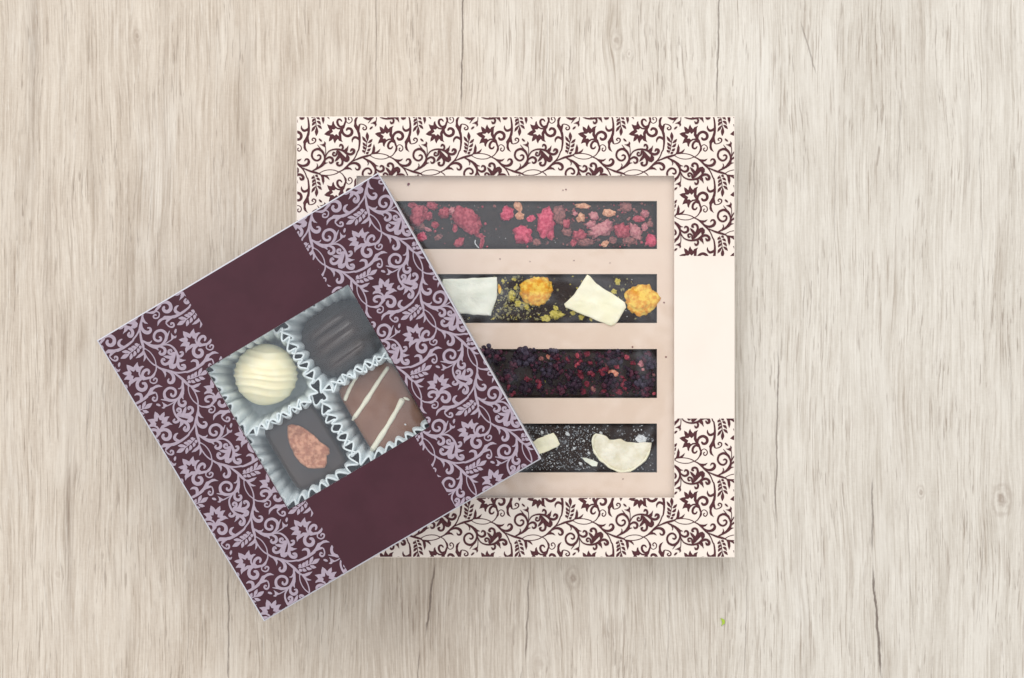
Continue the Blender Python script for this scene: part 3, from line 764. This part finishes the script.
uq = lambda u0, v0, u1, v1: [Q(u0, v0), Q(u1, v0), Q(u1, v1), Q(u0, v1)]
mb = MB()
frame_mesh(mb, uq(0, 0, 1, 1), uq(WU0, WV0, WU1, WV1), ZS - 2.4, ZS, 0, 2, bev=1.2)
SC = 327.0; KS = 1.077
u0, v0 = invQ(215.1, 517.1)
def to_uv(X, Y): return (u0 - (Y - 440.1) * KS / SC, v0 + (X - 690.6) * KS / SC)
def from_uv(u, v): return (690.6 + (v - v0) * SC / KS, 440.1 - (u - u0) * SC / KS)
def plS(X, Y, z):
    u, v = to_uv(X, Y); x, y = Q(u, v); return W(x, y, z)
def srect(ua, ub, va, vb):
    xa, ya = from_uv(ua, va); xb, yb = from_uv(ub, vb)
    print_rect(mb, ELS, (min(xa, xb), max(xa, xb), min(ya, yb), max(ya, yb)), plS, ZS + .05, 1)
e = .0042; U1, U2 = .303, .694
srect(e, WU0 - .002, e, 1 - e); srect(WU0 - .002, U1, e, WV0 - .002); srect(WU0 - .002, U1, WV1 + .002, 1 - e)
srect(WU1 + .002, 1 - e, e, 1 - e); srect(U2, WU1 + .002, e, WV0 - .002); srect(U2, WU1 + .002, WV1 + .002, 1 - e)
mb.build('printed_lid', [M['plum'], M['lilac_ink'], M['card_core']], small)
mb = MB()
wall_ring(mb, uq(.002, .002, .998, .998), 2.0, Z0 + 1.5, ZS - 2.5, ZS)
P = [W(x, y, ZS) for x, y in uq(.002, .002, .998, .998)]
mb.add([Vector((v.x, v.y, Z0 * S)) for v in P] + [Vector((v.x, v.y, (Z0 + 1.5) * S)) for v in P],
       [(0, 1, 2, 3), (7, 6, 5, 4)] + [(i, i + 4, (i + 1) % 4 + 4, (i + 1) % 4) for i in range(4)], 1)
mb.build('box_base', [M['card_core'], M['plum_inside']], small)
mb = MB()
mb.add([W(x, y, ZS - 3.2) for x, y in uq(WU0 - .03, WV0 - .03, WU1 + .03, WV1 + .03)], [(3, 2, 1, 0)])
mb.build('window_film', M['film'], small)
# inner collar round the cups
mb = MB()
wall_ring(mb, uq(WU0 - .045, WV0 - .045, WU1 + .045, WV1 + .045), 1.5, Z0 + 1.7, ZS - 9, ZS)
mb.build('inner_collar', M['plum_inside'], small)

# paper cups: local frame of the small box (world axes), sizes in table pixels
ang = math.atan2(168.0, 281.5)            # direction of u in the world
eu = Vector((math.cos(ang), math.sin(ang), 0)); ev = Vector((math.sin(ang), -math.cos(ang), 0))
def cup(cx, cy, zr, half_u, half_v, seed, label):
    """pleated cup; (cx, cy) image centre of its rim at height zr"""
    rnd = random.Random(seed)
    c = W(cx, cy, zr); zb = Z0 + 20
    c0 = Vector((c.x, c.y, 0))
    NP = 27; SEG = 12; n = NP * SEG
    ph = [rnd.uniform(-.35, .35) for _ in range(NP)]; am = [rnd.uniform(.65, 1.35) for _ in range(NP)]; hh = [rnd.uniform(-2.5, 2.0) for _ in range(NP)]
    def shape(t_, s_):
        a_ = t_ * 2 * math.pi; p_ = 7.0
        ca, sa = math.cos(a_), math.sin(a_)
        r = 1.0 / ((abs(ca) ** p_ + abs(sa) ** p_) ** (1 / p_))
        return ca * r, sa * r
    # equal arc steps
    S_ = [shape(i / 2000, 1) for i in range(2001)]
    acc = [0]
    for i in range(2000): acc.append(acc[-1] + math.hypot(S_[i + 1][0] - S_[i][0], S_[i + 1][1] - S_[i][1]))
    pts = []; k = 0
    for i in range(n):
        tgt = acc[-1] * i / n
        while acc[k + 1] < tgt: k += 1
        pts.append(S_[k])
    rows = [(0.0, .72), (.06, .75), (.2, .785), (.4, .835), (.6, .885), (.8, .935), (.93, .975), (1.0, 1.0)]
    vs = []
    for h_, fl in rows:
        for i in range(n):
            x, y = pts[i]
            pi_ = i // SEG; fr = (i % SEG) / SEG
            a2 = am[pi_] * (1 - fr) + am[(pi_ + 1) % NP] * fr; p2 = ph[pi_] * (1 - fr) + ph[(pi_ + 1) % NP] * fr; h2 = hh[pi_] * (1 - fr) + hh[(pi_ + 1) % NP] * fr
            w = math.sin(2 * math.pi * (i / SEG) + p2 * 2)
            w = w * (1.0 + .15 * (1 - abs(w)))
            amp = (0.9 + 5.8 * h_ ** 1.4) * a2
            sl = math.hypot(x, y)
            tw = math.cos(2 * math.pi * (i / SEG)) * 0.7 * h_
            big_ = noise.noise(Vector((x * 1.3 + seed, y * 1.3, seed * .7))) * 2.2 * h_
            lx = x * half_u * fl + x / sl * (w * amp * .55 + big_) - y / sl * tw; ly = y * half_v * fl + y / sl * (w * amp * .55 + big_) + x / sl * tw
            z = zb + (zr - zb) * h_ + (h2 * h_) + (1.2 * w * h_)
            vs.append(c0 + (eu * lx + ev * ly) * S + Vector((0, 0, z * S)))
    fs = []
    for r in range(len(rows) - 1):
        for i in range(n):
            j = (i + 1) % n; fs.append((r * n + i, r * n + j, (r + 1) * n + j, (r + 1) * n + i))
    vs.append(c0 + Vector((0, 0, zb * S)))
    for i in range(n): fs.append((i, len(vs) - 1, (i + 1) % n))
    mb = MB(); mb.add(vs, fs, 0, True)
    o = mb.build('paper_cup', M['cup'], None, c0 + Vector((0, 0, zb * S)))
    md = o.modifiers.new('thickness', 'SOLIDIFY'); md.thickness = 1.5 * S; md.offset = 0
    tag(o, label, 'paper cup', 'pleated paper cups in the small box')
    return o
ZR = ZS - 7.5
cup(261, 380, ZR, 39.3, 38.7, 1, 'white pleated paper cup around the round white truffle')
cup(337.5, 336.5, ZR - 2, 39.6, 38.7, 2, 'white pleated paper cup around the ridged dark praline')
cup(301, 452, ZR - 3, 39.6, 38.7, 3, 'white pleated paper cup around the dark praline topped with a nut')
cup(377, 408, ZR, 39.6, 39.2, 4, 'white pleated paper cup around the striped milk chocolate praline')

# pralines
PG = 'pralines in the small box'
ZP = Z0 + 21
def block(cx, cy, zt, hu, hv, rot_extra, m, name, parent, seed, rnd_r=5.0, p_=7.0):
    """soft-edged square praline; (cx, cy) image centre of its top at zt"""
    c = W(cx, cy, zt); mb = MB(); n = 96
    an = ang + math.radians(rot_extra)
    bu = Vector((math.cos(an), math.sin(an), 0)); bv = Vector((math.sin(an), -math.cos(an), 0))
    prof = [(1.03, ZP), (1.02, ZP + 8), (1.0, zt - rnd_r)]
    for k in range(1, 6):
        a_ = k / 5 * math.pi / 2
        prof.append((1 - rnd_r / hu * (1 - math.cos(a_)), zt - rnd_r * (1 - math.sin(a_))))
    prof += [(.75, zt + .3), (.5, zt + .5), (.25, zt + .5)]
    vs = []
    for f_, z in prof:
        for i in range(n):
            a_ = i / n * 2 * math.pi; ca, sa = math.cos(a_), math.sin(a_)
            r = 1.0 / ((abs(ca) ** p_ + abs(sa) ** p_) ** (1 / p_)) * f_
            wob = 1 + .018 * noise.noise(Vector((ca * 1.5 + seed, sa * 1.5, f_)))
            lx, ly = ca * r * hu * wob, sa * r * hv * wob
            zz = z + (.5 * noise.noise(Vector((lx * .06, ly * .06, seed))) if f_ < .97 else 0)
            vs.append(Vector((c.x, c.y, 0)) + (bu * lx + bv * ly) * S + Vector((0, 0, zz * S)))
    fs = []
    for r in range(len(prof) - 1):
        for i in range(n):
            j = (i + 1) % n; fs.append((r * n + j, r * n + i, (r + 1) * n + i, (r + 1) * n + j))
    vs.append(Vector((c.x, c.y, (zt + .5) * S))); L_ = (len(prof) - 1) * n
    for i in range(n): fs.append((L_ + (i + 1) % n, L_ + i, len(vs) - 1))
    mb.add(vs, fs, 0, True)
    return mb.build(name, M[m], parent)

# A: white truffle
t = empty('praline', W(266, 374.5, ZP), 'round white chocolate truffle with fine raised lines', 'praline', PG)
mb = MB(); vs, fs = ico(6)
c = W(266, 374.5, ZP + 27); out = []
for v in vs:
    ax = math.radians(-3)
    yy = v.y * math.cos(ax) - v.x * math.sin(ax) + .06 * noise.noise(Vector((v.x * 1.2, v.y * 2, 3)))
    yw = yy + .03 * math.sin(v.x * 3 + 1)
    st = sum(a_ * math.exp(-((yw - q_) / .045) ** 2) for q_, a_ in ((.72, .7), (.5, .8), (.27, 1), (.06, 1), (-.12, 1.1), (-.38, .9), (-.6, .7)))
    d = 1 + (.045 * st * (1 if v.z > -.3 else 0)) + .012 * noise.noise(v * 2.0)
    out.append(c + Vector((v.x * 31, v.y * 31, v.z * 27)) * d * S * (H - 100) / H)
mb.add(out, fs, 0, True); mb.build('truffle', M['white_choc'], t)
# B: ridged dark praline
t = empty('praline', W(342, 338, ZP), 'glossy dark chocolate praline with slanted ridges', 'praline', PG)
mb = MB(); c = W(342, 339, ZP); out = []
for v in vs:
    ca, sa = v.x, v.y; rr = math.hypot(ca, sa)
    x, y, z = v
    p_ = 2.5
    nrm = (abs(x) ** p_ + abs(y) ** p_ + abs(z) ** 2.4) ** (1 / p_) or 1
    # superellipsoid in box axes
    f_ = 1.0 / ((abs(x) ** p_ + abs(y) ** p_ + abs(z) ** p_) ** (1 / p_))
    x, y, z = x * f_, y * f_, z * f_
    lx, ly, lz = x * 37, y * 34, max(z, -.2) * 45
    # ridges run along u and step across v
    g_ = math.sin((ly + .05 * lx) / 34 * 11.0 + .6)
    fade = max(0, min(1, (z - .1) * 2.5)) * max(0, 1 - (abs(lx + 2) / 36) ** 3)
    lz += 3.6 * (abs(g_) ** .6 * (1 if g_ > 0 else -1)) * fade
    an = ang + math.radians(2)
    bu = Vector((math.cos(an), math.sin(an), 0)); bv = Vector((math.sin(an), -math.cos(an), 0))
    out.append(c + (bu * lx + bv * ly + Vector((0, 0, lz + 3))) * S)
mb.add(out, fs, 0, True); mb.build('shell', M['dark_choc_g'], t)
# C: dark square with candied nut
t = empty('praline', W(305, 449, ZP), 'dark square chocolate praline topped with a candied nut', 'praline', PG)
zc_ = ZS - 27
block(305, 447, zc_, 27.5, 35.5, 0, 'dark_choc_g', 'shell', t, 2, 4.0, 8)
out_ = [(270,175),(290,163),(330,170),(370,192),(420,225),(450,262),(490,285),(507,305),(508,332),(490,345),(492,385),(480,412),(440,417),(385,415),(340,385),(310,345),(285,295),(268,235)]
mb = MB(); slab(mb, [(240 + x / 5.65, 395 + y / 5.65) for x, y in out_], zc_ - .5, 6.0, 4, bow=3.0, edge=4.5)
mb.build('candied_nut', M['almond'], t)
# D: milk square with white stripes
t = empty('praline', W(382, 408, ZP), 'milk chocolate square praline with white icing stripes', 'praline', PG)
zd = ZS - 25
block(382, 407.5, zd, 29.5, 37, 0, 'milk_choc', 'shell', t, 5, 4.0, 8)
for p0, p1, w in [((357, 374.5), (343.8, 402), 2.5), ((390.5, 364.5), (352, 420.5), 2.9), ((404.6, 396.5), (370.8, 453), 3.2)]:
    mb = MB(); R = []
    for k in range(15):
        f_ = k / 14; x = p0[0] + (p1[0] - p0[0]) * f_; y = p0[1] + (p1[1] - p0[1]) * f_
        dx, dy = p1[0] - p0[0], p1[1] - p0[1]; d = math.hypot(dx, dy)
        wob = .5 * math.sin(f_ * 5 + p0[0]); r = w * (.75 + .35 * noise.noise(Vector((k * .4, p0[0], 0)))) * (1 if 0 < k < 14 else .4)
        drop = 4 * max(0, abs(f_ - .5) * 2 - .86) / .14
        R.append([W(x + (-dy / d) * (r * math.cos(q_) + wob), y + dx / d * (r * math.cos(q_) + wob), zd + .3 - drop + .8 * r * math.sin(q_)) for q_ in [j * math.pi / 4 for j in range(8)]])
    for i in range(14):
        mb.add(R[i] + R[i + 1], [(k, (k + 1) % 8, 8 + (k + 1) % 8, 8 + k) for k in range(8)], 0, True)
    mb.add(R[0], [tuple(range(8))]); mb.add(R[-1], [tuple(reversed(range(8)))])
    if p0[0] > 400:      # forked start of the third stripe
        blob(mb, 406.5, 398.8, zd + .2, 3.4, 1.4, 1.3, math.radians(-20), 3, .2)
    mb.build('icing_stripe', M['drizzle'], t)
mb = MB(); blob(mb, 405.3, 424.5, zd + .5, 1.1, 1.0, .8, 0, 3, .3, sub=2); mb.build('sugar_grain', M['sugar'], t)

# bit of green leaf on the table
mb = MB()
pts = [(720.5, 618), (724.5, 620.5), (725, 623.5), (721, 626.5), (722.5, 622.5)]
slab(mb, pts, .2, 1.2, 3, bow=.3, edge=.4, sub=3)
tag(mb.build('leaf_scrap', M['leaf'], None, W(722.5, 622, 0)), 'tiny yellow green leaf scrap on the wood below the large box', 'leaf scrap')

# ------------------------------------------------------------------ light
world = bpy.data.worlds.new('World'); bpy.context.scene.world = world; world.use_nodes = True
t = NT(world.node_tree)
bg = world.node_tree.nodes['Background']
tc = t.node('ShaderNodeTexCoord'); d = t.sep(tc.outputs['Generated'])
# soft bright room: brighter towards the upper left, a darker patch overhead where the camera hangs
g_ = t.m('ADD', t.m('ADD', t.m('MULTIPLY', d[0], -0.12), t.m('MULTIPLY', d[1], 0.20)), t.mr(d[2], .30, .92, .58, 1.42, True))
g_ = t.m('ADD', g_, t.m('MULTIPLY', t.mr(d[2], .90, .97, 0, 1, True), t.m('ADD', t.m('MULTIPLY', d[0], -1.6), t.m('MULTIPLY', d[1], 1.2))))
lx = t.m('SUBTRACT', d[0], 0.020); ly = t.m('ADD', d[1], 0.030)
nx_ = t.m('MULTIPLY', t.m('SUBTRACT', t.noise(tc.outputs['Generated'], 22.0, 2.0), .5), .06)
rr = t.m('ADD', t.m('SQRT', t.m('ADD', t.m('MULTIPLY', t.m('MULTIPLY', lx, lx), .8), t.m('MULTIPLY', t.m('MULTIPLY', ly, ly), 1.2))), nx_)
dk = t.m('MULTIPLY', t.mr(rr, .048, .085, 0.02, 1.0, True), 1.0)
up = t.mr(d[2], 0.0, 0.2, 1.0, 1.0)
dk2 = t.m('MAXIMUM', dk, t.mr(d[2], .5, .0, 0, 1))
g_ = t.m('MULTIPLY', g_, dk2)
hz = t.mr(d[2], .985, .94, 0, 1, True)
bg_col = t.mix(hz, (0.88, 0.97, 1.08), (1.02, 0.985, 0.94))
t.l.new(bg_col, bg.inputs[0]); t.l.new(g_, bg.inputs[1])

lamp = bpy.data.lights.new('window_light', 'AREA'); lamp.shape = 'RECTANGLE'; lamp.size = 1.3; lamp.size_y = 0.9
lamp.energy = 11.0; lamp.color = (1.0, 0.99, 0.97)
lo = bpy.data.objects.new('window_light', lamp); C.objects.link(lo)
lo.location = (-0.30, 1.25, 1.2)
lo.rotation_euler = (Vector((0, 0, 0)) - Vector(lo.location)).to_track_quat('-Z', 'Y').to_euler()

# ------------------------------------------------------------------ camera
cam = bpy.data.cameras.new('camera'); co = bpy.data.objects.new('camera', cam); C.objects.link(co)
co.location = (0, 0, H * S); co.rotation_euler = (0, 0, 0)
cam.sensor_width = 36.0; cam.lens = 36.0 * H / 1024.0; cam.clip_start = 0.01; cam.clip_end = 50
sc = bpy.context.scene; sc.camera = co
sc.render.resolution_x = 1024; sc.render.resolution_y = 678
sc.view_settings.view_transform = 'Standard'; sc.view_settings.look = 'None'
sc.view_settings.exposure = 0.0; sc.view_settings.gamma = 1.0
for o in bpy.data.objects:
    if '_o' in o: del o['_o']
